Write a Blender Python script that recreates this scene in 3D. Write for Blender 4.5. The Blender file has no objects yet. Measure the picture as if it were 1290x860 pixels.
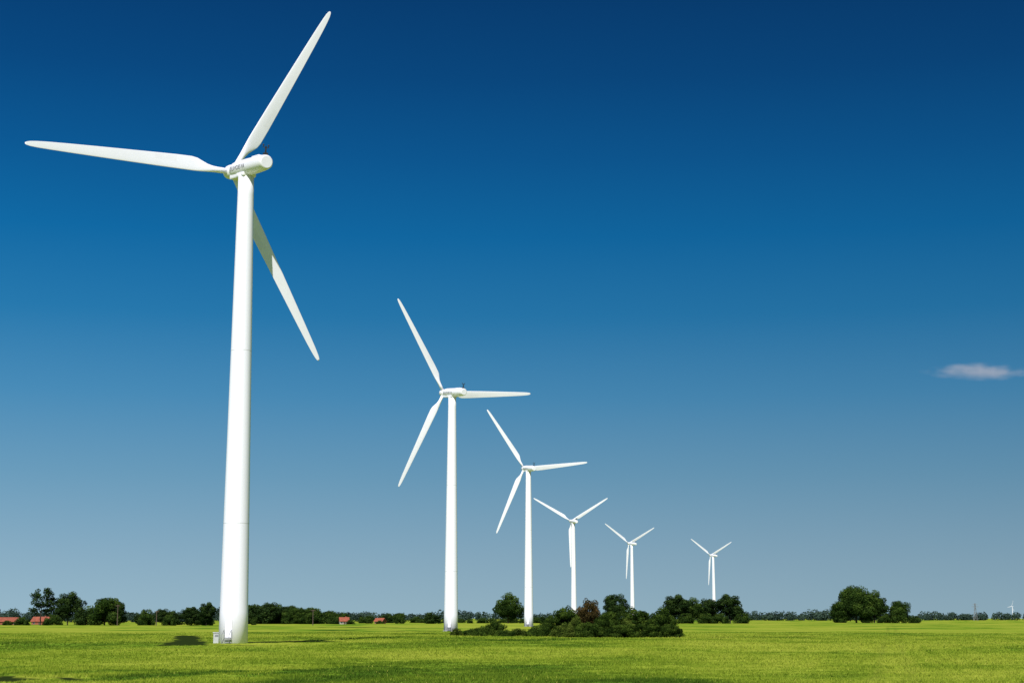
import bpy, bmesh, math, random
import numpy as np
from mathutils import Vector, Matrix
R = math.radians
rng = np.random.default_rng(7)
random.seed(7)
scene = bpy.context.scene
COL = scene.collection

# ------------------------------------------------------------------ helpers
def link(o):
    COL.objects.link(o); return o

def empty(name, loc, label=None, category=None, group=None, size=0.5):
    o = bpy.data.objects.new(name, None); o.empty_display_size = size
    o.location = loc; link(o)
    if label: o["label"] = label
    if category: o["category"] = category
    if group: o["group"] = group
    return o

def meshobj(name, me, parent=None, loc=(0,0,0), rot=(0,0,0)):
    o = bpy.data.objects.new(name, me); link(o)
    o.location = loc; o.rotation_euler = rot
    if parent is not None: o.parent = parent
    return o

def np_mesh(name, verts, faces, tint=None, smooth=False, mat=None, point_attrs=None):
    k = faces.shape[1]; n = len(verts); m = len(faces)
    me = bpy.data.meshes.new(name)
    me.vertices.add(n); me.vertices.foreach_set("co", verts.astype(np.float32).ravel())
    me.loops.add(m*k); me.loops.foreach_set("vertex_index", faces.astype(np.int32).ravel())
    me.polygons.add(m); me.polygons.foreach_set("loop_start", np.arange(0, m*k, k, dtype=np.int32))
    me.update(calc_edges=True)
    me.polygons.foreach_set("use_smooth", np.full(m, smooth, dtype=bool))
    if tint is not None:
        a = me.attributes.new("tint", 'FLOAT', 'FACE'); a.data.foreach_set("value", tint.astype(np.float32))
    if point_attrs:
        for nm, v in point_attrs.items():
            a = me.attributes.new(nm, 'FLOAT', 'POINT'); a.data.foreach_set("value", v.astype(np.float32))
    if mat: me.materials.append(mat)
    me.validate()
    return me

def bm_mesh(name, bm, mats, smooth_angle=None):
    me = bpy.data.meshes.new(name); bmesh.ops.recalc_face_normals(bm, faces=bm.faces)
    bm.to_mesh(me); bm.free()
    for m in mats: me.materials.append(m)
    return me

def hash2(ix, iy, seed):
    h = (ix.astype(np.int64)*374761393 + iy.astype(np.int64)*668265263 + seed*1442695041) & 0xffffffff
    h = ((h ^ (h >> 13)) * 1274126177) & 0xffffffff
    h = h ^ (h >> 16)
    return (h & 0xffffff) / float(0xffffff)

def vnoise(x, y, seed):
    ix = np.floor(x); iy = np.floor(y); fx = x-ix; fy = y-iy
    fx = fx*fx*(3-2*fx); fy = fy*fy*(3-2*fy)
    a = hash2(ix, iy, seed); b = hash2(ix+1, iy, seed); c = hash2(ix, iy+1, seed); d = hash2(ix+1, iy+1, seed)
    return (a*(1-fx)+b*fx)*(1-fy) + (c*(1-fx)+d*fx)*fy

# ------------------------------------------------------------------ materials
def new_mat(name):
    m = bpy.data.materials.new(name); m.use_nodes = True
    nt = m.node_tree; nt.nodes.clear()
    return m, nt, nt.nodes.new("ShaderNodeOutputMaterial")

def ramp(nt, stops, fac=None):
    r = nt.nodes.new("ShaderNodeValToRGB"); cr = r.color_ramp
    while len(cr.elements) < len(stops): cr.elements.new(0.5)
    for e, (p, c) in zip(cr.elements, stops):
        e.position = p; e.color = (c[0], c[1], c[2], 1)
    if fac is not None: nt.links.new(fac, r.inputs[0])
    return r

def mat_leaf(name, stops, transl=0.25):
    m, nt, out = new_mat(name)
    at = nt.nodes.new("ShaderNodeAttribute"); at.attribute_name = "tint"
    r = ramp(nt, stops, at.outputs["Fac"])
    d = nt.nodes.new("ShaderNodeBsdfDiffuse"); t = nt.nodes.new("ShaderNodeBsdfTranslucent")
    mx = nt.nodes.new("ShaderNodeMixShader"); mx.inputs[0].default_value = transl
    nt.links.new(r.outputs[0], d.inputs[0]); nt.links.new(r.outputs[0], t.inputs[0])
    nt.links.new(d.outputs[0], mx.inputs[1]); nt.links.new(t.outputs[0], mx.inputs[2])
    nt.links.new(mx.outputs[0], out.inputs[0]); return m

def mat_simple(name, col, rough=0.6, noise=0.15, scale=2.0, dark=None, metallic=0.0, stretch=(1,1,1)):
    m, nt, out = new_mat(name)
    b = nt.nodes.new("ShaderNodeBsdfPrincipled")
    tc = nt.nodes.new("ShaderNodeTexCoord"); mp = nt.nodes.new("ShaderNodeMapping")
    mp.inputs["Scale"].default_value = stretch
    n = nt.nodes.new("ShaderNodeTexNoise"); n.inputs["Scale"].default_value = scale; n.inputs["Detail"].default_value = 6
    nt.links.new(tc.outputs["Object"], mp.inputs[0]); nt.links.new(mp.outputs[0], n.inputs["Vector"])
    dk = dark or tuple(c*(1-noise) for c in col)
    r = ramp(nt, [(0.35, dk), (0.6, col)], n.outputs["Fac"])
    nt.links.new(r.outputs[0], b.inputs["Base Color"])
    b.inputs["Roughness"].default_value = rough; b.inputs["Metallic"].default_value = metallic
    nt.links.new(b.outputs[0], out.inputs[0]); return m

M_tower = mat_simple("tower_paint", (0.89,0.88,0.95), 0.40, 0.03, 0.6, stretch=(3,3,0.12))
M_blade = mat_simple("blade_paint", (0.91,0.90,0.97), 0.45, 0.02, 0.5)
M_patch = mat_simple("blade_patch", (0.86,0.85,0.91), 0.7, 0.03, 2.0)  # slightly greyer, rougher tone for a patch on each blade
M_nac = mat_simple("nacelle_paint", (0.87,0.86,0.92), 0.4, 0.05, 0.8)
M_seam = mat_simple("seam_grey", (0.68,0.68,0.70), 0.6, 0.1, 3)
M_dark = mat_simple("dark_metal", (0.03,0.035,0.04), 0.5, 0.3, 3)
M_letter = mat_simple("letter_grey", (0.20,0.21,0.24), 0.5, 0.1, 3)
M_conc = mat_simple("concrete", (0.36,0.35,0.32), 0.9, 0.3, 2)
M_cab = mat_simple("cabinet_paint", (0.50,0.52,0.50), 0.5, 0.15, 1.5)
M_brick = mat_simple("red_brick", (0.26,0.08,0.045), 0.9, 0.3, 1.2)
M_tile = mat_simple("roof_tile", (0.34,0.09,0.045), 0.8, 0.3, 0.8)
M_plaster = mat_simple("plaster", (0.42,0.38,0.33), 0.9, 0.2, 0.7)
M_glass = mat_simple("window_glass", (0.03,0.04,0.05), 0.15, 0.2, 2)
M_wood = mat_simple("pole_wood", (0.10,0.07,0.05), 0.9, 0.3, 3)
M_steel = mat_simple("steel", (0.2,0.21,0.22), 0.5, 0.2, 3)
M_bark = mat_simple("bark", (0.06,0.045,0.03), 0.95, 0.5, 3)
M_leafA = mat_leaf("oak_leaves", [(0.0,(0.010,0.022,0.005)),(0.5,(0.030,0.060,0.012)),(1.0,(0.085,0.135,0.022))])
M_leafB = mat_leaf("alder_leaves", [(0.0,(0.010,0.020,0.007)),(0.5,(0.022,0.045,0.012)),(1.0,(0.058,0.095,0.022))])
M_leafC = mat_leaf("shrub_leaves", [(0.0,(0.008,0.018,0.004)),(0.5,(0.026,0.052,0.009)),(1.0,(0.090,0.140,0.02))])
M_leafO = mat_leaf("olive_shrub_leaves", [(0.0,(0.012,0.026,0.005)),(0.5,(0.050,0.080,0.013)),(1.0,(0.13,0.17,0.028))])
M_leafR = mat_leaf("reddish_leaves", [(0.0,(0.020,0.018,0.007)),(0.5,(0.060,0.046,0.015)),(1.0,(0.14,0.085,0.03))])
M_far = mat_leaf("hazed_wood_leaves", [(0.0,(0.022,0.042,0.036)),(1.0,(0.055,0.088,0.062))], 0.1)  # distance haze is put into the leaf colour as a bluish tone
M_crop = mat_leaf("crop_leaves", [(0.0,(0.085,0.155,0.016)),(0.45,(0.255,0.345,0.030)),(0.85,(0.41,0.475,0.055)),(1.0,(0.52,0.52,0.09))], 0.45)

# ground
M_ground, nt, out = new_mat("field_crop")
geo = nt.nodes.new("ShaderNodeNewGeometry")
def noise(scale, detail, rough=0.6):
    n = nt.nodes.new("ShaderNodeTexNoise"); n.inputs["Scale"].default_value = scale; n.inputs["Detail"].default_value = detail
    n.inputs["Roughness"].default_value = rough; nt.links.new(geo.outputs["Position"], n.inputs["Vector"]); return n
n1 = noise(1.6, 6, 0.6)
r1 = ramp(nt, [(0.30,(0.195,0.262,0.021)),(0.5,(0.252,0.325,0.029)),(0.72,(0.320,0.385,0.042))], n1.outputs["Fac"])
la = nt.nodes.new("ShaderNodeAttribute"); la.attribute_name = "lush"
r2 = ramp(nt, [(0.0,(1.24,1.10,1.35)),(0.40,(1.0,1.0,1.0)),(0.70,(0.58,0.76,0.65)),(1.0,(0.28,0.46,0.44))], la.outputs["Fac"])
m1 = nt.nodes.new("ShaderNodeMixRGB"); m1.blend_type='MULTIPLY'; m1.inputs[0].default_value=1
nt.links.new(r1.outputs[0], m1.inputs[1]); nt.links.new(r2.outputs[0], m1.inputs[2])
at = nt.nodes.new("ShaderNodeAttribute"); at.attribute_name="dark_ground"
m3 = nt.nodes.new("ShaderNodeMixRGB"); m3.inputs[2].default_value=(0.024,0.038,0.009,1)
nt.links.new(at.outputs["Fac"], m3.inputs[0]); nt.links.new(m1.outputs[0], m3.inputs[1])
bs = nt.nodes.new("ShaderNodeBsdfDiffuse"); nt.links.new(m3.outputs[0], bs.inputs[0])
bp = nt.nodes.new("ShaderNodeBump"); bp.inputs["Strength"].default_value=0.35; bp.inputs["Distance"].default_value=0.15
nt.links.new(n1.outputs["Fac"], bp.inputs["Height"]); nt.links.new(bp.outputs[0], bs.inputs["Normal"])
nt.links.new(bs.outputs[0], out.inputs[0])

# ------------------------------------------------------------------ ground
def seg_dist(x, y, a, b):
    ax, ay = a; bx, by = b; dx, dy = bx-ax, by-ay
    t = np.clip(((x-ax)*dx+(y-ay)*dy)/(dx*dx+dy*dy), 0, 1)
    return np.hypot(x-(ax+t*dx), y-(ay+t*dy))
DARK_STRIPS = [((-38.0,190),(-44,225),3.2), ((-40.5,206),(-62,315),2.2), ((-32.5,214),(-26,228),5.2), ((-32,203),(-27,207),2.2),  # strips with darker ground colour, flatter bumps and few crop plants
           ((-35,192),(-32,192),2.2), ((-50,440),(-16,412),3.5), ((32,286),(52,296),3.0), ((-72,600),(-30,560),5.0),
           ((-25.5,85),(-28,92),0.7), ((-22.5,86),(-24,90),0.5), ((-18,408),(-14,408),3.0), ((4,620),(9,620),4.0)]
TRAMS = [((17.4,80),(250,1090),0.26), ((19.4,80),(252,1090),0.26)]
def dark_ground(x, y):
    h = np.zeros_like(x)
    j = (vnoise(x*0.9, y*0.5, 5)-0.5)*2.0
    for a, b, w in DARK_STRIPS:
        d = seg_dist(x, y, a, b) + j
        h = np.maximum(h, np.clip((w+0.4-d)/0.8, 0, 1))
    j2 = (vnoise(x*1.3, y*0.3, 9)-0.5)*0.6
    br = 0.30+0.70*vnoise(x*0.1, y*0.06, 11)
    for a, b, w in TRAMS:
        d = seg_dist(x, y, a, b)+j2
        h = np.maximum(h, np.clip((w+0.3-d)/0.6, 0, 1)*0.42*br)
    return h
def lush(x, y):
    v = 0.44*vnoise(x/26, y/38, 41)+0.32*vnoise(x/9, y/14, 42)+0.16*vnoise(x/3, y/5, 43)+0.08*vnoise(x/1.1, y/1.4, 44)
    v = (v-0.5)*2.0+0.36
    left = np.clip((-x-4)/12, 0, 1)*np.clip((125-y)/30, 0, 1)       # darker green streaks in the near left corner of the field
    st = vnoise((x-0.35*y)/2.2, (y+0.2*x)/14, 45)
    v = v+left*(0.10+0.85*np.clip(st*1.8-0.75, 0, 1))
    right = np.clip((x-0.13*y)/8, 0, 1)*np.clip((260-y)/80, 0, 1)    # faint drill rows beside the wheel tracks
    rows = vnoise((x-0.219*y)/0.9, y/60, 46)
    v = v+right*0.40*(rows-0.45)
    return np.clip(v, 0, 1)
def ground_z(x, y, h=None):
    if h is None: h = dark_ground(x, y)
    r = np.hypot(x, y)
    z = (vnoise(x/70, y/70, 1)-0.5)*0.45
    z += (vnoise(x/9, y/9, 2)-0.5)*0.22
    z += (vnoise(x/2.3, y/2.3, 3)-0.5)*0.12
    f = np.clip((330-r)/120, 0.25, 1)
    z += (vnoise(x/0.7, y/0.7, 4)-0.5)*0.08*f
    return z*(1-0.6*h) - h*0.03
az_f = np.arange(-26, 26.01, 0.085)
az_c = np.arange(30, 332, 6.0)
az = np.radians(np.concatenate([az_f, az_c]))
rad = [0.02, 2, 8, 20, 35, 50, 62, 70]
r_ = 75.0
while r_ < 265: rad.append(r_); r_ *= 1.0023
while r_ < 1200: rad.append(r_); r_ *= 1.01
while r_ < 16000: rad.append(r_); r_ *= 1.15
rad = np.array(rad)
A, RR = np.meshgrid(az, rad)
X = np.sin(A)*RR; Y = np.cos(A)*RR
H = dark_ground(X, Y); Z = ground_z(X, Y, H); LU = lush(X, Y)
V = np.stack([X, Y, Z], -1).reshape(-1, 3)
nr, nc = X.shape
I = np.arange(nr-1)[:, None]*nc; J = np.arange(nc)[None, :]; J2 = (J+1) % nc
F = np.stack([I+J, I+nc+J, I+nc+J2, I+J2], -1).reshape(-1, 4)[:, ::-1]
g_me = np_mesh("field", V, F, smooth=True, mat=M_ground, point_attrs={"dark_ground": H.ravel(), "lush": LU.ravel()})
if g_me.polygons[len(g_me.polygons)//2].normal.z < 0: g_me.flip_normals()
ground = meshobj("field_ground", g_me); ground["kind"] = "structure"
ground["label"] = "bright yellow-green crop field reaching the horizon"; ground["category"] = "field"

def build_crop(N, seed):
    g = np.random.default_rng(seed)
    r = np.exp(g.uniform(math.log(74), math.log(400), N)); a = np.radians(g.uniform(-25.5, 25.5, N))
    x = np.sin(a)*r; y = np.cos(a)*r
    h = dark_ground(x, y); keep = g.uniform(0, 1, N) > h*1.8
    x, y, r, h = x[keep], y[keep], r[keep], h[keep]
    z = ground_z(x, y, h); n = len(x); lu = lush(x, y)
    # crop is thinner and shorter on the strips around the tallest tower
    near = np.exp(-((x+33)**2/260+(y-195)**2/500))
    fade = np.clip((430-r)/120, 0.4, 1)*(1-0.6*near)
    big = (0.45+1.1*np.clip(vnoise(x/6, y/6, 21), 0, 1)*vnoise(x/1.5, y/1.5, 22))*fade
    hue = 0.80-0.95*lu
    vs = []; ts = []
    for b in range(3):
        th = g.uniform(0, 2*math.pi, n); hh = g.uniform(0.08, 0.24, n)*big*(r/110)**0.25
        w = g.uniform(0.018, 0.045, n)*(r/85)**0.7
        lean = g.uniform(0.3, 1.3, n)*hh; ph = g.uniform(0, 2*math.pi, n)
        ox = g.normal(0, 0.06, n); oy = g.normal(0, 0.06, n)
        dx = np.cos(th)*w; dy = np.sin(th)*w
        p0 = np.stack([x+ox-dx, y+oy-dy, z-0.04], -1); p1 = np.stack([x+ox+dx, y+oy+dy, z-0.04], -1)
        p2 = np.stack([x+ox+np.cos(ph)*lean, y+oy+np.sin(ph)*lean, z+hh], -1)
        vs.append(np.stack([p0, p1, p2], 1).reshape(-1, 3))
        t = np.clip(hue+g.uniform(-0.08, 0.13, n), 0, 0.9)
        t = np.where(g.uniform(0, 1, n) > 0.985, 1.0, t); ts.append(t)
    V = np.concatenate(vs); T = np.concatenate(ts)
    F = np.arange(len(V)).reshape(-1, 3)
    return np_mesh("crop", V, F, tint=T, mat=M_crop)
crop = meshobj("crop_plants", build_crop(250000, 3)); crop["kind"] = "stuff"
crop["label"] = "leafy green crop plants covering the field"; crop["category"] = "crop"

# ------------------------------------------------------------------ turbine meshes
def lathe(name, prof, seg, mats, axis='Z', smooth=True, bands=()):
    bm = bmesh.new()
    def strip(prof, mi, cap):
        rings = []
        for (t, r) in prof:
            ring = []
            for i in range(seg):
                a = 2*math.pi*i/seg
                if axis == 'Z': co = (r*math.cos(a), r*math.sin(a), t)
                else: co = (r*math.cos(a), t, r*math.sin(a))
                ring.append(bm.verts.new(co))
            rings.append(ring)
        for k in range(len(rings)-1):
            for i in range(seg):
                f = bm.faces.new((rings[k][i], rings[k][(i+1) % seg], rings[k+1][(i+1) % seg], rings[k+1][i]))
                f.smooth = smooth; f.material_index = mi
        if cap: bm.faces.new(rings[0]); bm.faces.new(rings[-1])
    strip(prof, 0, True)
    for b in bands: strip(b, 1, False)
    return bm_mesh(name, bm, mats)

def box(bm, c, s, mi=0, rot=None, bevel=0.0):
    r = bmesh.ops.create_cube(bm, size=1.0); vs = r['verts']
    for v in vs: v.co = Vector((v.co.x*s[0], v.co.y*s[1], v.co.z*s[2]))
    if bevel > 0:
        es = list({e for v in vs for e in v.link_edges})
        rb = bmesh.ops.bevel(bm, geom=es, offset=bevel, segments=2, affect='EDGES', profile=0.6)
        vs = list({v for f in rb['faces'] for v in f.verts} | {v for v in vs if v.is_valid})
    fs = {f for v in vs for f in v.link_faces}
    for f in fs: f.material_index = mi
    for v in vs:
        co = v.co if rot is None else rot @ v.co
        v.co = co+Vector(c)

H_T = 58.8
def rz(z): return 1.76 + (0.98-1.76)*(z/H_T)
prof = [(z, rz(z)) for z in (-0.5, 4, 8, 12, 16, 20, 24, 28, 32, 36, 40, 44, 48, 52, 56, 58.8)]
bands = [[(z, rz(z)+0.010), (z+0.06, rz(z+0.06)+0.010)] for z in (14.6, 36.0)]
me_tower = lathe("tower", prof, 64, [M_tower, M_seam], bands=bands)
me_found = lathe("foundation", [(-1.0, 2.1), (-0.05, 2.1), (0.02, 2.0)], 48, [M_conc], smooth=False)

def door_mesh():
    bm = bmesh.new()
    def panel(a0, a1, z0, z1, off, mi, nseg=8):
        g = []
        for k in range(2):
            z = (z0, z1)[k]
            g.append([bm.verts.new(((rz(z)+off)*math.cos(a0+(a1-a0)*i/nseg), (rz(z)+off)*math.sin(a0+(a1-a0)*i/nseg), z)) for i in range(nseg+1)])
        for i in range(nseg):
            f = bm.faces.new((g[0][i], g[0][i+1], g[1][i+1], g[1][i])); f.material_index = mi
    panel(-0.27, 0.27, 0.85, 3.0, 0.02, 1)
    panel(-0.23, 0.23, 0.92, 2.93, 0.05, 0)
    for k in range(4): box(bm, (2.05+0.25*(3-k), 0, 0.2+0.2*k), (0.28, 0.9, 0.05), 2)
    for s in (-0.45, 0.45):
        box(bm, (2.35, s, 0.45), (1.0, 0.04, 0.06), 2, Matrix.Rotation(R(38), 3, 'Y'))
        box(bm, (2.0, s, 1.3), (0.04, 0.04, 1.1), 2); box(bm, (2.75, s, 0.7), (0.04, 0.04, 1.0), 2)
        box(bm, (2.38, s, 1.52), (0.95, 0.04, 0.04), 2, Matrix.Rotation(R(38), 3, 'Y'))
    return bm_mesh("door", bm, [M_tower, M_seam, M_steel])
me_door = door_mesh()

RN = 1.10; REAR = -5.5
def nacelle_mesh():
    prof = [(REAR, 0.72), (REAR+0.03, 0.84), (REAR+0.15, 0.90), (REAR+0.45, 0.95), (-4.2, 1.01), (-3.0, 1.06), (-0.5, RN), (2.0, RN), (2.6, 1.06), (3.0, 0.98), (3.15, 0.8)]
    bm = bmesh.new(); seg = 40; rings = []
    for t, r in prof:
        rings.append([bm.verts.new((r*math.cos(2*math.pi*i/seg), t, r*math.sin(2*math.pi*i/seg))) for i in range(seg)])
    for k in range(len(rings)-1):
        for i in range(seg):
            f = bm.faces.new((rings[k][i], rings[k][(i+1) % seg], rings[k+1][(i+1) % seg], rings[k+1][i])); f.smooth = True
    for t, r in ((REAR-0.001, 0.72), (3.151, 0.8)):
        bm.faces.new([bm.verts.new((r*math.cos(2*math.pi*i/seg), t, r*math.sin(2*math.pi*i/seg))) for i in range(seg)])
    box(bm, (0, 1.9, -0.95), (1.6, 2.4, 0.6), 0, bevel=0.18)
    box(bm, (0, 0, -1.0), (1.9, 2.0, 0.5), 0, bevel=0.15)
    box(bm, (0, -3.0, 1.04), (0.9, 1.8, 0.14), 0, bevel=0.05)
    return bm_mesh("nacelle", bm, [M_nac, M_seam])
me_nac = nacelle_mesh()

def sensor_mesh():
    bm = bmesh.new()
    box(bm, (0, 0, 0.15), (0.5, 0.5, 0.3), 0, bevel=0.05)
    box(bm, (0, 0, 0.65), (0.16, 0.16, 1.0), 0)
    box(bm, (0, 0, 0.95), (0.8, 0.07, 0.07), 0)
    for s in (-0.36, 0.36):
        box(bm, (s, 0, 1.1), (0.06, 0.06, 0.3), 0)
        r = bmesh.ops.create_uvsphere(bm, u_segments=10, v_segments=6, radius=0.12)
        for v in r['verts']: v.co += Vector((s, 0, 1.25))
    return bm_mesh("wind_sensor", bm, [M_dark])
me_sens = sensor_mesh()

def lettering(side, word, y_start, length):
    cu = bpy.data.curves.new("lettering", 'FONT'); cu.body = word; cu.size = 0.74; cu.offset = 0.006
    cu.space_character = 1.08
    o = bpy.data.objects.new("t", cu); link(o)
    bpy.context.view_layer.update()
    dg = bpy.context.evaluated_depsgraph_get()
    me = bpy.data.meshes.new_from_object(o.evaluated_get(dg))
    bpy.data.objects.remove(o)
    xs = [v.co.x for v in me.vertices]; w = max(xs)-min(xs); x0 = min(xs)
    for v in me.vertices:
        t = (v.co.x-x0)/w*length; a = (v.co.y-0.30)/RN
        y = y_start-t if side > 0 else y_start+t
        r = RN+0.03
        v.co = Vector((side*r*math.cos(a), y, r*math.sin(a)))
    me.materials.clear(); me.materials.append(M_letter); return me
LET = [lettering(1, "AN", 2.45, 0.95), lettering(1, "BONUS", 1.2, 2.7), lettering(-1, "AN", -1.5, 0.95), lettering(-1, "BONUS", -0.25, 2.7)]

me_hub = lathe("hub", [(-0.75, 0.72), (-0.65, 0.86), (0.0, 0.95), (0.6, 0.92), (1.1, 0.78), (1.45, 0.52), (1.68, 0.28), (1.75, 0.05)], 32, [M_nac], axis='Y')

def blade_mesh():
    st = [(0.6,-.38,.38,.76),(2.2,-.38,.38,.76),(2.9,-.40,.44,.72),(3.6,-.45,.62,.66),(4.4,-.50,.96,.56),(5.0,-.53,1.22,.48),(5.8,-.55,1.34,.42),
          (8,-.55,1.30,.35),(11,-.54,1.17,.29),(15,-.51,1.00,.24),(19,-.47,.83,.19),(22.5,-.43,.67,.15),(25,-.39,.54,.12),(26.5,-.35,.43,.10),(27.4,-.29,.32,.07),(27.85,-.20,.20,.05),(28.05,-.08,.08,.03)]
    st = [(s[0]*(27.3/28.05) if s[0] > 1 else s[0],)+s[1:] for s in st]
    N = 24; bm = bmesh.new(); rings = []
    for (r, le, te, th) in st:
        c = te-le; roundness = max(0, min(1, (4.5-r)/2.0)); tw = R(8)*max(0, 1-r/20.0)
        ring = []
        for i in range(N):
            u = 2*math.pi*i/N
            cx = 0.5*(1-math.cos(u))
            s = 1 if math.sin(u) >= 0 else -1
            yt = 5*0.5*(0.2969*math.sqrt(cx)-0.1260*cx-0.3516*cx**2+0.2843*cx**3-0.1015*cx**4)*2
            yt = yt*th*0.5*(1 if s > 0 else 0.65)*s
            yc = math.sin(u)*th*0.5
            y = yc*roundness + yt*(1-roundness)
            x = le+cx*c
            ring.append(bm.verts.new((x*math.cos(tw)-y*math.sin(tw), x*math.sin(tw)+y*math.cos(tw), r)))
        rings.append(ring)
    for k in range(len(st)-1):
        for i in range(N):
            f = bm.faces.new((rings[k][i], rings[k][(i+1) % N], rings[k+1][(i+1) % N], rings[k+1][i])); f.smooth = True
            if 7.5 <= st[k][0] < 10 and (N//2+1 < i < N-6): f.material_index = 1
    bm.faces.new(rings[0]); bm.faces.new(rings[-1])
    return bm_mesh("blade", bm, [M_blade, M_patch])
me_blade = blade_mesh()

def turbine(loc, azim, psi, label, group, detail=True, door_az=-100):
    t = empty("wind_turbine", loc, label, "wind turbine", group, 3)
    meshobj("foundation", me_found, t)
    tw = meshobj("tower", me_tower, t)
    if detail: meshobj("door", me_door, tw, rot=(0, 0, R(door_az)))
    n = meshobj("nacelle", me_nac, t, loc=(0, 0, 59.65), rot=(R(5), 0, -R(azim)))
    meshobj("wind_sensor", me_sens, n, loc=(0.0, -5.0, 0.92))
    if detail:
        for m_ in LET: meshobj("lettering", m_, n)
    h = meshobj("hub", me_hub, t)
    m = Matrix.Translation((0, 0, 59.65)) @ Matrix.Rotation(-R(azim), 4, 'Z') @ Matrix.Rotation(R(5), 4, 'X') @ Matrix.Translation((0, 3.95, 0)) @ Matrix.Rotation(R(psi), 4, 'Y')
    h.matrix_basis = m
    for k in range(3):
        b = meshobj("blade", me_blade, h, rot=(0, R(120*k), 0))
    return t

G = "row of white wind turbines across the field"
turbine((-33.8,200,0), -36.5, 28.0, "tall white three-bladed wind turbine with lettering on its nacelle", G)
turbine((-15.2,409.5,0.1), -35, -34, "white three-bladed wind turbine standing beside low bushes", G)
turbine((6.3,622,0.1), -24, -37, "white three-bladed wind turbine with one blade pointing sideways", G)
turbine((36.4,968,0.1), -19, -61.5, "white wind turbine behind shrubs, one blade hanging down", G)
turbine((92.3,1260,0.1), -32, -58, "white wind turbine with blades raised in a wide V", G)
turbine((184.5,1501,0.1), -31, -58, "small white wind turbine beside a clump of dark trees", G)
turbine((2190,7200,-6), -30, 20, "tiny white wind turbine beyond the distant woods", G, detail=False)

def cabinet(loc, rotz=0, s=1.0):
    c = empty("transformer_cabinet", loc, "pale grey steel transformer cabinet beside a turbine tower", "cabinet")
    c.rotation_euler = (0, 0, rotz); c.scale = (s, s, s)
    bm = bmesh.new(); box(bm, (0, 0, 0.95), (1.9, 1.4, 1.7), 0, bevel=0.04)
    meshobj("housing", bm_mesh("housing", bm, [M_cab]), c)
    bm = bmesh.new(); box(bm, (0, 0, 1.87), (2.1, 1.6, 0.12), 0, bevel=0.04)
    meshobj("roof", bm_mesh("roof", bm, [M_cab]), c)
    bm = bmesh.new(); box(bm, (0, 0, 0.0), (2.1, 1.6, 0.2), 0)
    meshobj("plinth", bm_mesh("plinth", bm, [M_conc]), c)
    for sx in (-0.46, 0.46):
        bm = bmesh.new(); box(bm, (sx, -0.715, 0.95), (0.86, 0.03, 1.5), 0)
        for k in range(6): box(bm, (sx, -0.735, 1.25+0.06*k), (0.5, 0.012, 0.025), 1)
        box(bm, (sx*0.25, -0.745, 0.9), (0.04, 0.03, 0.18), 1)
        meshobj("door", bm_mesh("door", bm, [M_cab, M_dark]), c)
    return c
cabinet((-35.5,200.6,-0.05), R(8), 0.82)

# ------------------------------------------------------------------ trees
def leaves(centres, radii, tints, per_area, leaf, g, squash=0.85):
    Vs, Ts = [], []
    for c, r, tb in zip(centres, radii, tints):
        n = max(12, int(4*math.pi*r*r*per_area/(leaf*leaf)))
        d = g.normal(size=(n, 3)); d /= np.linalg.norm(d, axis=1)[:, None]
        lump = 1+0.18*np.sin(d[:, 0]*5+tb*20)*np.cos(d[:, 2]*4+tb*9)
        rr = r*(1-np.abs(g.normal(0, 0.15, n)))*lump*np.where(g.uniform(size=n) > 0.94, 1.12, 1)
        p = c + d*rr[:, None]*np.array([1, 1, squash])
        nn = d+g.normal(0, 0.45, (n, 3)); nn /= np.linalg.norm(nn, axis=1)[:, None]
        up = g.normal(size=(n, 3)); a = np.cross(nn, up); a /= np.linalg.norm(a, axis=1)[:, None]; b = np.cross(nn, a)
        s = leaf*g.uniform(0.35, 0.75, n)[:, None]; s2 = leaf*g.uniform(0.3, 0.6, n)[:, None]
        q = np.stack([p-a*s, p-b*s2, p+a*s, p+b*s2], 1)
        Vs.append(q.reshape(-1, 3))
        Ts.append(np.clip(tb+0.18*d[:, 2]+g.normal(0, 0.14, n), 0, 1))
    V = np.concatenate(Vs); T = np.concatenate(Ts)
    return V, np.arange(len(V)).reshape(-1, 4), T

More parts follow.
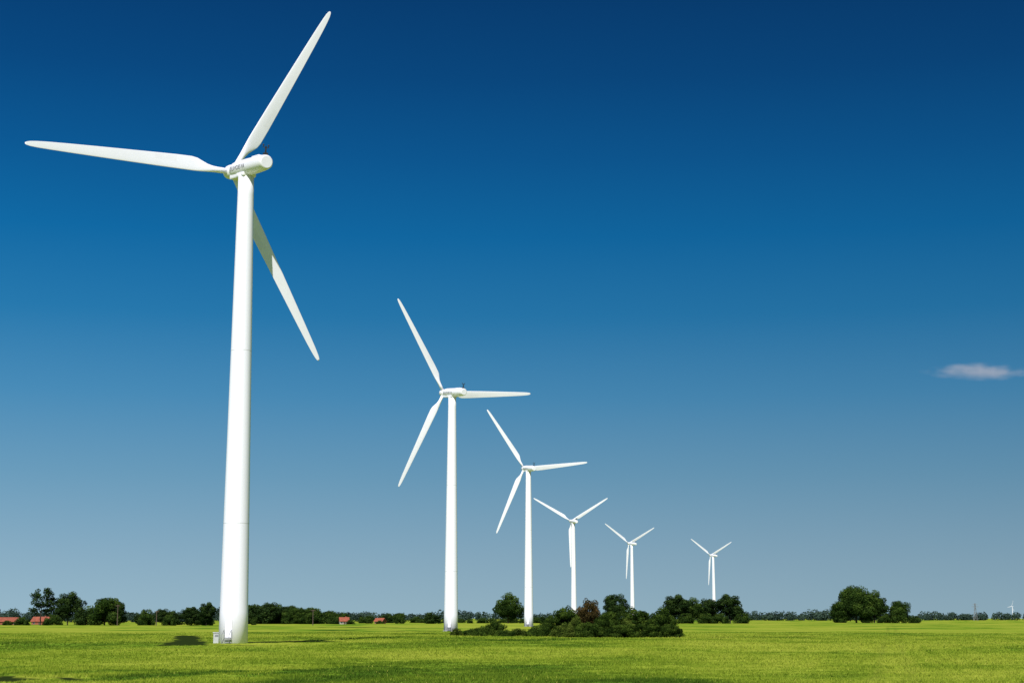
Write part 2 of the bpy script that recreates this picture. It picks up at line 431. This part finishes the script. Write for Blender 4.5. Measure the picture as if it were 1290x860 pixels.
def crown_mesh(name, mat, seed, h, w, base, nb, leaf, shape='round', cover=1.0):
    g = np.random.default_rng(seed); cs, rs, ts = [], [], []
    hh = h-base
    maj = [(0, 0, base+hh*0.52, w*0.38, hh*0.46)]*(1 if shape == 'open' else 4)
    nm = 6 if shape == 'open' else 4
    for k in range(nm):
        a = k*2*math.pi/nm+g.uniform(-0.5, 0.5); q = g.uniform(0.35, 0.6)*w*0.5
        maj.append((math.cos(a)*q, math.sin(a)*q, base+hh*g.uniform(0.3, 0.62), w*g.uniform(0.20, 0.28), hh*g.uniform(0.20, 0.32)))
    if shape == 'dome':
        for k in range(5):
            a = k*1.26+g.uniform(0, 1); maj.append((math.cos(a)*w*0.32, math.sin(a)*w*0.32, base+hh*0.2, w*0.2, hh*0.22))
    for i in range(nb):
        mx_, my_, mz_, mw, mh = maj[i % len(maj)]
        d = g.normal(size=3); d /= np.linalg.norm(d); q = g.uniform(0.5, 1)
        r = w*g.uniform(0.085, 0.155)*(0.75 if shape == 'open' else 1)
        x = mx_+d[0]*q*mw*0.85; y = my_+d[1]*q*mw*0.85; z = mz_+d[2]*q*mh*0.85
        z = max(z, base+r*0.4)
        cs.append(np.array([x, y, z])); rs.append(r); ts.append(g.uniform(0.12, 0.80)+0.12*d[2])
    C = np.array(cs)
    top = np.max(C[:, 2]+np.array(rs)*0.85); C[:, 2] *= h/top
    wid = np.percentile(np.hypot(C[:, 0], C[:, 1])+np.array(rs)*0.8, 92); C[:, :2] *= (w/2)/wid
    cs = list(C)
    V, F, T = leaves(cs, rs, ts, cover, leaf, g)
    V[:, 2] = np.maximum(V[:, 2], -0.3)
    return np_mesh(name, V, F, tint=T, mat=mat), cs

def trunk_mesh(name, seed, h, base, cs, r0, nl=9):
    g = random.Random(seed); bm = bmesh.new()
    def limb(p, q, ra, rb, seg=7):
        p = Vector(p); q = Vector(q); d = (q-p).normalized(); a = d.orthogonal().normalized(); b = d.cross(a)
        prev = None; K = 4
        for k in range(K+1):
            t = k/K; c = p.lerp(q, t)+Vector((g.uniform(-1, 1), g.uniform(-1, 1), 0))*ra*0.35*(0 < k < K)
            rr = ra+(rb-ra)*t
            ring = [bm.verts.new(c+(a*math.cos(2*math.pi*i/seg)+b*math.sin(2*math.pi*i/seg))*rr) for i in range(seg)]
            if prev:
                for i in range(seg): bm.faces.new((prev[i], prev[(i+1) % seg], ring[(i+1) % seg], ring[i])).smooth = True
            prev = ring
    top = h*0.72
    limb((0, 0, -0.3), (0, 0, base+0.15*h), r0, r0*0.7)
    limb((0, 0, base+0.15*h), (0.02*h, 0.01*h, top), r0*0.7, r0*0.2)
    for i, c in enumerate(g.sample(list(cs), min(nl, len(cs)))):
        z0 = min(top*0.9, max(base*0.7, float(c[2])*0.6))
        limb((0, 0, z0), tuple(float(v) for v in c), r0*0.35, r0*0.08, 5)
    return bm_mesh(name, bm, [M_bark])

VAR = {}
def variant(key, mat, seed, h, w, base, nb, leaf, shape, r0, cover=1.0):
    cm, cs = crown_mesh(key+"_crown", mat, seed, h, w, base, nb, leaf, shape, cover)
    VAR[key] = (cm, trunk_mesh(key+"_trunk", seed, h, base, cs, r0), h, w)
variant("oak",   M_leafA, 1, 18, 17, 0.8, 110, 0.55, 'round', 0.45)
variant("alder", M_leafB, 2, 18, 14, 0.6, 100, 0.55, 'round', 0.35)
variant("ash",   M_leafB, 13, 18, 15, 0.7, 100, 0.55, 'round', 0.35)
variant("open",  M_leafB, 3, 16, 11, 1.4, 80, 0.45, 'open', 0.30, 0.75)
variant("wide",  M_leafA, 4, 12, 15, 0.2, 100, 0.5, 'dome', 0.35)
variant("hedge", M_leafB, 5, 7, 9, 0.0, 75, 0.45, 'dome', 0.18)
variant("thicket", M_leafA, 15, 7, 11, 0.0, 75, 0.45, 'dome', 0.18, 0.9)
variant("big",   M_leafA, 6, 25, 28, 0.8, 170, 0.7, 'round', 0.7)
variant("shrubA", M_leafC, 7, 4.5, 7, 0.0, 95, 0.20, 'dome', 0.08)
variant("shrubB", M_leafC, 8, 5, 5, 0.0, 85, 0.20, 'round', 0.08)
variant("shrubC", M_leafC, 9, 2.5, 6, 0.0, 85, 0.18, 'dome', 0.06)
variant("shrubE", M_leafC, 18, 5, 6, 0.0, 95, 0.20, 'dome', 0.08)
variant("shrubO", M_leafO, 19, 4, 6, 0.0, 85, 0.20, 'dome', 0.08)
variant("shrubR", M_leafR, 10, 6.3, 5.4, 0.1, 85, 0.20, 'round', 0.10, 0.9)

def tree(key, x, y, h, w, rot, label, name="tree", cat="tree", group=None, z=-0.1):
    cm, tm, H0, W0 = VAR[key]
    t = empty(name, (x, y, z), label, cat, group, 1)
    t.rotation_euler = (0, 0, rot); t.scale = (w/W0, w/W0, h/H0)
    meshobj("trunk", tm, t); meshobj("crown", cm, t)
    return t

GE = "trees along the far edge of the field"
tree("open", -209, 730, 17, 12, 0.5, "tall ragged open-crowned tree at the field edge", group=GE)
tree("open", -204.5, 734, 13, 10, 2.9, "ragged open-crowned tree at the field edge", group=GE)
tree("alder", -197, 730, 15.3, 12.5, 1.4, "tall dark leafy tree at the field edge", group=GE)
tree("wide", -180, 728, 12.5, 16, 0.2, "broad round leafy tree at the field edge", group=GE)
tree("ash", -176, 732, 11, 10, 5.2, "broad round leafy tree at the field edge", group=GE)
tree("hedge", -189, 726, 8.5, 10, 0.9, "low bushy tree at the field edge", group=GE)
tree("thicket", -216, 726, 4, 7, 0.9, "low bushy thicket at the field edge", group=GE)
tree("thicket", -224, 732, 2.4, 5, 2.9, "low bushy thicket at the field edge", group=GE)
tree("thicket", -202, 725, 5, 9, 3.9, "low bushy thicket at the field edge", group=GE)
g = random.Random(12)
x = -171
while x < -118:
    h = 3.6+5.6*float(vnoise(np.array([x/5]), np.array([3.3]), 51)[0])+g.uniform(-1.0, 1.2)
    tree(g.choice(["hedge", "wide", "ash", "thicket", "alder"]), x, g.uniform(722, 770), h, h*g.uniform(0.8, 1.7), g.uniform(0, 6.3), "low bushy tree at the field edge", group=GE)
    x += g.uniform(2.0, 4.8)
tree("alder", -134, 722, 10.5, 9, 1, "dark leafy tree at the field edge", group=GE)
tree("ash", -143, 735, 8.5, 9, 3, "dark leafy tree at the field edge", group=GE)
x = -152
while x < -90:
    tt = max(0, (x+135)/45)
    h = 9.4-4.2*tt+3.0*float(vnoise(np.array([x/6]), np.array([1.3]), 52)[0])+g.uniform(-1.4, 0.8)
    tree(g.choice(["hedge", "wide", "thicket", "alder"]), x, g.uniform(880, 920), h, h*g.uniform(1.0, 1.6), g.uniform(0, 6.3), "dark leafy tree in a distant wood", group=GE)
    x += g.uniform(1.8, 3.8)
x = -92
while x < 62:
    h = 2.0+4.8*float(vnoise(np.array([x/11]), np.array([7.3]), 53)[0])+g.uniform(-0.6, 0.8)
    tree(g.choice(["hedge", "wide", "thicket", "thicket"]), x, g.uniform(980, 1080), h, h*g.uniform(1.0, 2.2), g.uniform(0, 6.3), "small leafy tree in a distant tree row", group=GE)
    x += g.choice([g.uniform(2.5, 4.5), g.uniform(4, 8)])
tree("hedge", -47, 960, 6.8, 11, 1.0, "dark rounded bush at the field edge", group=GE)
tree("thicket", -84.5, 862, 2.6, 5, 1.0, "low scrub in front of a distant house", group=GE)
tree("thicket", -72.5, 905, 2.2, 4.5, 3.0, "low scrub in front of a distant house", group=GE)
tree("oak", -2.4, 1000, 18.8, 18.5, 0.3, "large round dark-leaved tree at the field edge", group=GE)
tree("ash", 63, 1000, 18.2, 18, 1.9, "large round dark-leaved tree at the field edge", group=GE)
tree("alder", 99, 1000, 18, 18.5, 0.8, "large dark-leaved tree in a clump", group=GE)
tree("oak", 111, 1010, 16, 17, 2.8, "dark-leaved tree in a clump", group=GE)
tree("ash", 121, 1014, 15.5, 16, 4.4, "dark-leaved tree in a clump", group=GE)
tree("alder", 132.5, 1000, 18.2, 18.5, 4.0, "large dark-leaved tree in a clump", group=GE)
for xx in (92, 105, 117, 126, 139): tree("thicket", xx, 995, 6.5, 11, xx*1.3, "low bush under a clump of trees", group=GE)
tree("big", 230, 1100, 25, 29, 0.4, "very large round green tree standing alone", group=GE)
tree("oak", 243, 1104, 22, 20, 2.0, "large green tree touching its taller neighbour", group=GE)
tree("wide", 258.5, 1100, 15, 16, 1.2, "smaller rounded green tree beside a larger one", group=GE)
for xx, hh in ((219, 7), (236, 6), (248, 7), (268, 5)): tree("thicket", xx, 1098, hh, 10, xx*0.7, "low bush at the foot of tall trees", group=GE)

GB = "bushes in the middle of the field"
LG = "dense dark green bush growing in the crop field"; LO = "lighter olive-green bush growing in the crop field"
SH = [("shrubB",9.4,290,5.6,4.8,0.4),("shrubE",17.4,288,4.6,4.8,1.0),("shrubB",21.4,286,5.4,5.4,2.0),("shrubE",25.4,281,5.3,5.2,3.0),
      ("shrubA",13.0,277,2.7,5.4,0.8),("shrubA",18.4,274,2.4,5.6,2.6),("shrubE",23.0,275,3.3,4.4,1.7),("shrubO",8.9,282,2.4,4.6,1.2),
      ("shrubC",4.6,286,2.2,5.0,0.1),("shrubO",1.2,288,1.6,4.0,3.9),("shrubE",-3.0,290,3.0,4.4,5.0),("shrubC",-7.0,294,1.5,4.2,2.2),
      ("shrubO",-10.0,297,1.6,2.6,4.2),("shrubC",-1.0,283,1.4,3.6,4.9),("shrubE",6.2,291,3.4,3.4,3.3),
      ("shrubC",-5.2,288,2.0,3.2,1.3),("shrubA",26.4,273,2.4,4.0,5.6),("shrubO",11.2,284,3.7,3.6,5.3),("shrubO",19.4,279,3.3,3.6,2.3),("shrubE",15.6,283,4.2,4.2,2.9)]
for k, xx, yy, hh, ww, ro in SH:
    tree(k, xx, yy, hh, ww, ro, LO if k == "shrubO" else LG, "bush", "bush", GB)
tree("shrubR", 13.5, 288, 6.8, 4.8, 0.4, "olive-brown leafy shrub among green bushes", "bush", "bush", GB)

def far_wood(name, segs, leaf, seed, label):
    g = np.random.default_rng(seed); cs, rs, ts = [], [], []
    for (x0, y0, x1, y1, h, dens) in segs:
        L = math.hypot(x1-x0, y1-y0); n = int(L/dens)
        for i in range(n):
            t = (i+g.uniform())/n
            hh = h*(0.50+0.68*vnoise(np.array([t*L/60]), np.array([seed*3.1]), 31)[0])*g.uniform(0.75, 1.08)
            r = h*g.uniform(0.22, 0.5)
            x = x0+(x1-x0)*t; y = y0+(y1-y0)*t+g.uniform(-25, 25)
            for zz in (max(r*0.6, hh-r), hh*0.35):
                cs.append(np.array([x+g.uniform(-2, 2), y, zz])); rs.append(r); ts.append(g.uniform(0.1, 0.9))
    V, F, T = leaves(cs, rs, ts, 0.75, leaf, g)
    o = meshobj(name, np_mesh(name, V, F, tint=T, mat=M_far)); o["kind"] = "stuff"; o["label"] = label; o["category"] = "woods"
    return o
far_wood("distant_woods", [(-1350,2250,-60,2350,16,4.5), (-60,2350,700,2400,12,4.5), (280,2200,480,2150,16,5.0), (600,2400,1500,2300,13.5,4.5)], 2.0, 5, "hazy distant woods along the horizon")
far_wood("distant_tree_belt", [(-520,1380,-230,1350,11,4), (-330,1500,-120,1450,12,4), (-120,1500,60,1480,8,6)], 1.3, 9, "dark distant tree belt behind the field")

# ------------------------------------------------------------------ buildings
def house(loc, rot, L, Wd, hw, hr, wallm, label, nwin=4, chim=True):
    e = empty("farm_house", loc, label, "house", "distant farm buildings"); e.rotation_euler = (0, 0, rot)
    bm = bmesh.new()
    pts = [(-Wd/2, 0), (Wd/2, 0), (Wd/2, hw), (0, hw+hr-0.15), (-Wd/2, hw)]
    a = [bm.verts.new((-L/2, p[0], p[1])) for p in pts]; b = [bm.verts.new((L/2, p[0], p[1])) for p in pts]
    bm.faces.new(a); bm.faces.new(b)
    for i in range(5): bm.faces.new((a[i], a[(i+1) % 5], b[(i+1) % 5], b[i]))
    meshobj("wall", bm_mesh("wall", bm, [wallm]), e)
    bm = bmesh.new(); o = 0.5; sl = hr/(Wd/2)
    sec = [(-Wd/2-o, hw-o*sl), (0, hw+hr), (Wd/2+o, hw-o*sl), (Wd/2+o, hw-o*sl+0.2), (0, hw+hr+0.22), (-Wd/2-o, hw-o*sl+0.2)]
    a = [bm.verts.new((-L/2-0.4, p[0], p[1])) for p in sec]; b = [bm.verts.new((L/2+0.4, p[0], p[1])) for p in sec]
    bm.faces.new((a[0], a[1], a[4], a[5])); bm.faces.new((a[1], a[2], a[3], a[4])); bm.faces.new((b[0], b[1], b[4], b[5])); bm.faces.new((b[1], b[2], b[3], b[4]))
    for i in range(6): bm.faces.new((a[i], a[(i+1) % 6], b[(i+1) % 6], b[i]))
    ro = meshobj("roof", bm_mesh("roof", bm, [M_tile]), e)
    if chim:
        bm = bmesh.new(); box(bm, (L*0.2, 0.5, hw+hr+0.1), (0.6, 0.6, 1.2)); meshobj("chimney", bm_mesh("chimney", bm, [M_brick]), ro)
    for i in range(nwin):
        xx = -L/2+L*(i+0.5)/nwin; wz = hw*0.55; ws = hw*0.4
        if i == nwin//2:
            bm = bmesh.new(); box(bm, (xx, -Wd/2-0.03, hw*0.42), (0.9, 0.08, hw*0.84)); meshobj("door", bm_mesh("door", bm, [M_wood]), e)
        else:
            bm = bmesh.new(); box(bm, (xx, -Wd/2-0.03, wz), (ws, 0.06, ws)); wn = meshobj("window", bm_mesh("window", bm, [M_glass]), e)
            bm = bmesh.new(); q = ws/2+0.04
            for dx, dz, sx, sz in ((0, q, ws+0.16, 0.08), (0, -q, ws+0.16, 0.08), (-q, 0, 0.08, ws-0.01), (q, 0, 0.08, ws-0.01)): box(bm, (xx+dx, -Wd/2-0.05, wz+dz), (sx, 0.1, sz))
            meshobj("frame", bm_mesh("frame", bm, [M_plaster]), wn)
    return e
house((-241,780,-0.2), R(4), 15, 8, 1.9, 1.7, M_brick, "long low red brick farm building with tiled roof", 6, False)
house((-230,806,-0.2), R(-5), 8, 7, 2.0, 1.9, M_brick, "low red brick farm house with tiled roof", 3)
house((-88.3,866,0), R(12), 4.6, 5, 1.8, 1.7, M_plaster, "small distant house with orange tiled roof", 3)
house((-73,912,0), R(-20), 4.6, 5, 1.6, 1.5, M_brick, "small distant brick house with orange tiled roof", 3, False)

def pole(x, y, h):
    bm = bmesh.new()
    bmesh.ops.create_cone(bm, cap_ends=True, segments=10, radius1=0.2, radius2=0.13, depth=h, matrix=Matrix.Translation((0, 0, h/2)))
    box(bm, (0, 0, h-0.5), (2.0, 0.14, 0.16))
    for s in (-0.9, -0.3, 0.3, 0.9): box(bm, (s, 0, h-0.28), (0.12, 0.12, 0.28))
    o = meshobj("utility_pole", bm_mesh("utility_pole", bm, [M_wood]), loc=(x, y, 0))
    o["label"] = "thin wooden utility pole with crossarm at the field edge"; o["category"] = "pole"; o["group"] = "utility poles"
pole(-172.5, 720, 9.0); pole(-88, 728, 7.0); pole(-155, 718, 6.5)
def pylon(x, y, h):
    bm = bmesh.new()
    def bar(p, q, t=0.22):
        p = Vector(p); q = Vector(q); d = q-p
        r = bmesh.ops.create_cube(bm, size=1); qn = d.to_track_quat('Z', 'Y').to_matrix()
        for v in r['verts']: v.co = (p+q)/2 + qn @ Vector((v.co.x*t, v.co.y*t, v.co.z*d.length))
    lv = [(0, 2.4), (h*0.3, 1.6), (h*0.55, 1.0), (h*0.8, 0.7), (h, 0.3)]
    for (z0, w0), (z1, w1) in zip(lv, lv[1:]):
        cr0 = [(-w0, -w0, z0), (w0, -w0, z0), (w0, w0, z0), (-w0, w0, z0)]; cr1 = [(-w1, -w1, z1), (w1, -w1, z1), (w1, w1, z1), (-w1, w1, z1)]
        for i in range(4):
            bar(cr0[i], cr1[i]); bar(cr0[i], cr1[(i+1) % 4], 0.14); bar(cr0[(i+1) % 4], cr1[i], 0.14)
    for z, w in ((h*0.8, 4.5), (h*0.93, 3.2)):
        bar((-w, 0, z), (w, 0, z), 0.25); bar((-w, 0, z), (0, 0, z+1.4), 0.15); bar((w, 0, z), (0, 0, z+1.4), 0.15)
    o = meshobj("power_pylon", bm_mesh("power_pylon", bm, [M_steel]), loc=(x, y, 0))
    o["label"] = "grey steel lattice power pylon above distant woods"; o["category"] = "pylon"
pylon(563, 2000, 21)

# ------------------------------------------------------------------ cloud
mc, nt, out = new_mat("cloud_vapour")
tc = nt.nodes.new("ShaderNodeTexCoord")
ln = nt.nodes.new("ShaderNodeVectorMath"); ln.operation = 'LENGTH'; nt.links.new(tc.outputs["Object"], ln.inputs[0])
mp = nt.nodes.new("ShaderNodeMapping"); mp.inputs["Scale"].default_value = (2.0, 1.4, 0.6); nt.links.new(tc.outputs["Object"], mp.inputs[0])
nz = nt.nodes.new("ShaderNodeTexNoise"); nz.inputs["Scale"].default_value = 1.5; nz.inputs["Detail"].default_value = 4
nt.links.new(mp.outputs[0], nz.inputs["Vector"])
ad = nt.nodes.new("ShaderNodeMath"); ad.operation = 'MULTIPLY_ADD'; ad.inputs[1].default_value = 1.8; nt.links.new(nz.outputs["Fac"], ad.inputs[0]); nt.links.new(ln.outputs["Value"], ad.inputs[2])
mr = nt.nodes.new("ShaderNodeMapRange"); mr.interpolation_type = 'SMOOTHSTEP'; mr.inputs["From Min"].default_value = 0.7; mr.inputs["From Max"].default_value = 1.85; mr.inputs["To Min"].default_value = 0.0046; mr.inputs["To Max"].default_value = 0.0
nt.links.new(ad.outputs[0], mr.inputs["Value"])
pv = nt.nodes.new("ShaderNodeVolumePrincipled"); pv.inputs["Color"].default_value = (1, 0.88, 0.78, 1); pv.inputs["Anisotropy"].default_value = 0
pv.inputs["Emission Color"].default_value = (0.95, 0.70, 0.56, 1)  # added glow stands in for sunlight scattered inside the cloud
em = nt.nodes.new("ShaderNodeMath"); em.operation = 'MULTIPLY'; em.inputs[1].default_value = 0.42; nt.links.new(mr.outputs[0], em.inputs[0]); nt.links.new(em.outputs[0], pv.inputs["Emission Strength"])
nt.links.new(mr.outputs[0], pv.inputs["Density"]); nt.links.new(pv.outputs[0], out.inputs["Volume"])
bm = bmesh.new(); bmesh.ops.create_icosphere(bm, subdivisions=4, radius=1.0)
cl = meshobj("cloud", bm_mesh("cloud", bm, [mc]), loc=(1732, 5933, 901)); cl.scale = (230, 120, 33); cl.rotation_euler = (0, R(1), 0)
cl["label"] = "small wispy white cloud in a clear blue sky"; cl["category"] = "cloud"

# ------------------------------------------------------------------ light, sky, camera
SUN_EL = 41.0; SUN_AZ = 190.0     # compass azimuth of the sun, clockwise from +Y
to_sun = Vector((math.sin(R(SUN_AZ)), math.cos(R(SUN_AZ)), 0))*math.cos(R(SUN_EL)) + Vector((0, 0, math.sin(R(SUN_EL))))
sd = bpy.data.lights.new("sun", 'SUN'); sd.energy = 5.0; sd.angle = R(0.5); sd.color = (1.0, 0.97, 0.945)
so = bpy.data.objects.new("sun", sd); link(so); so.rotation_euler = to_sun.to_track_quat('Z', 'Y').to_euler()

w = bpy.data.worlds.new("World"); scene.world = w; w.use_nodes = True
nt = w.node_tree; nt.nodes.clear(); out = nt.nodes.new("ShaderNodeOutputWorld"); bg = nt.nodes.new("ShaderNodeBackground")
sky = nt.nodes.new("ShaderNodeTexSky"); sky.sky_type = 'NISHITA'; sky.sun_disc = False
sky.sun_elevation = R(SUN_EL); sky.sun_rotation = R(SUN_AZ); sky.air_density = 1.0; sky.dust_density = 0.3; sky.ozone_density = 3.0
tc = nt.nodes.new("ShaderNodeTexCoord"); sp = nt.nodes.new("ShaderNodeSeparateXYZ"); nt.links.new(tc.outputs["Generated"], sp.inputs[0])
K = [(0.0,(.255,.390,.475)),(0.037,(.198,.336,.445)),(0.085,(.115,.270,.410)),(0.134,(.050,.210,.390)),(0.182,(.013,.153,.345)),
     (0.23,(.0015,.114,.305)),(0.277,(.0006,.078,.238)),(0.323,(.0002,.052,.178)),(0.367,(.0001,.038,.140)),(0.5,(.0002,.030,.12))]
rp = ramp(nt, K, sp.outputs["Z"])
dk = nt.nodes.new("ShaderNodeMath"); dk.operation = 'MULTIPLY_ADD'; dk.inputs[1].default_value = -0.35; dk.inputs[2].default_value = 1.0
nt.links.new(sp.outputs["X"], dk.inputs[0])
sc = nt.nodes.new("ShaderNodeVectorMath"); sc.operation = 'SCALE'; nt.links.new(rp.outputs[0], sc.inputs[0]); nt.links.new(dk.outputs[0], sc.inputs["Scale"])
s10 = nt.nodes.new("ShaderNodeVectorMath"); s10.operation = 'SCALE'; s10.inputs["Scale"].default_value = 10.0; nt.links.new(sc.outputs[0], s10.inputs[0])
mrz = nt.nodes.new("ShaderNodeMapRange"); mrz.inputs["From Min"].default_value = 0.42; mrz.inputs["From Max"].default_value = 0.7; mrz.inputs["To Min"].default_value = 0.985; mrz.inputs["To Max"].default_value = 0.0
nt.links.new(sp.outputs["Z"], mrz.inputs["Value"])
mx = nt.nodes.new("ShaderNodeMixRGB"); nt.links.new(mrz.outputs[0], mx.inputs[0]); nt.links.new(sky.outputs[0], mx.inputs[1]); nt.links.new(s10.outputs[0], mx.inputs[2])
nt.links.new(mx.outputs[0], bg.inputs[0]); bg.inputs[1].default_value = 0.11; nt.links.new(bg.outputs[0], out.inputs[0])

cd = bpy.data.cameras.new("camera"); cd.lens = 57.07; cd.sensor_width = 36; cd.clip_start = 0.5; cd.clip_end = 40000
co = bpy.data.objects.new("camera", cd); link(co); co.location = (0, 0, 3.2); co.rotation_euler = (R(90+9.66), 0, 0)
scene.camera = co
scene.view_settings.view_transform = 'Standard'; scene.view_settings.look = 'None'; scene.view_settings.exposure = 0
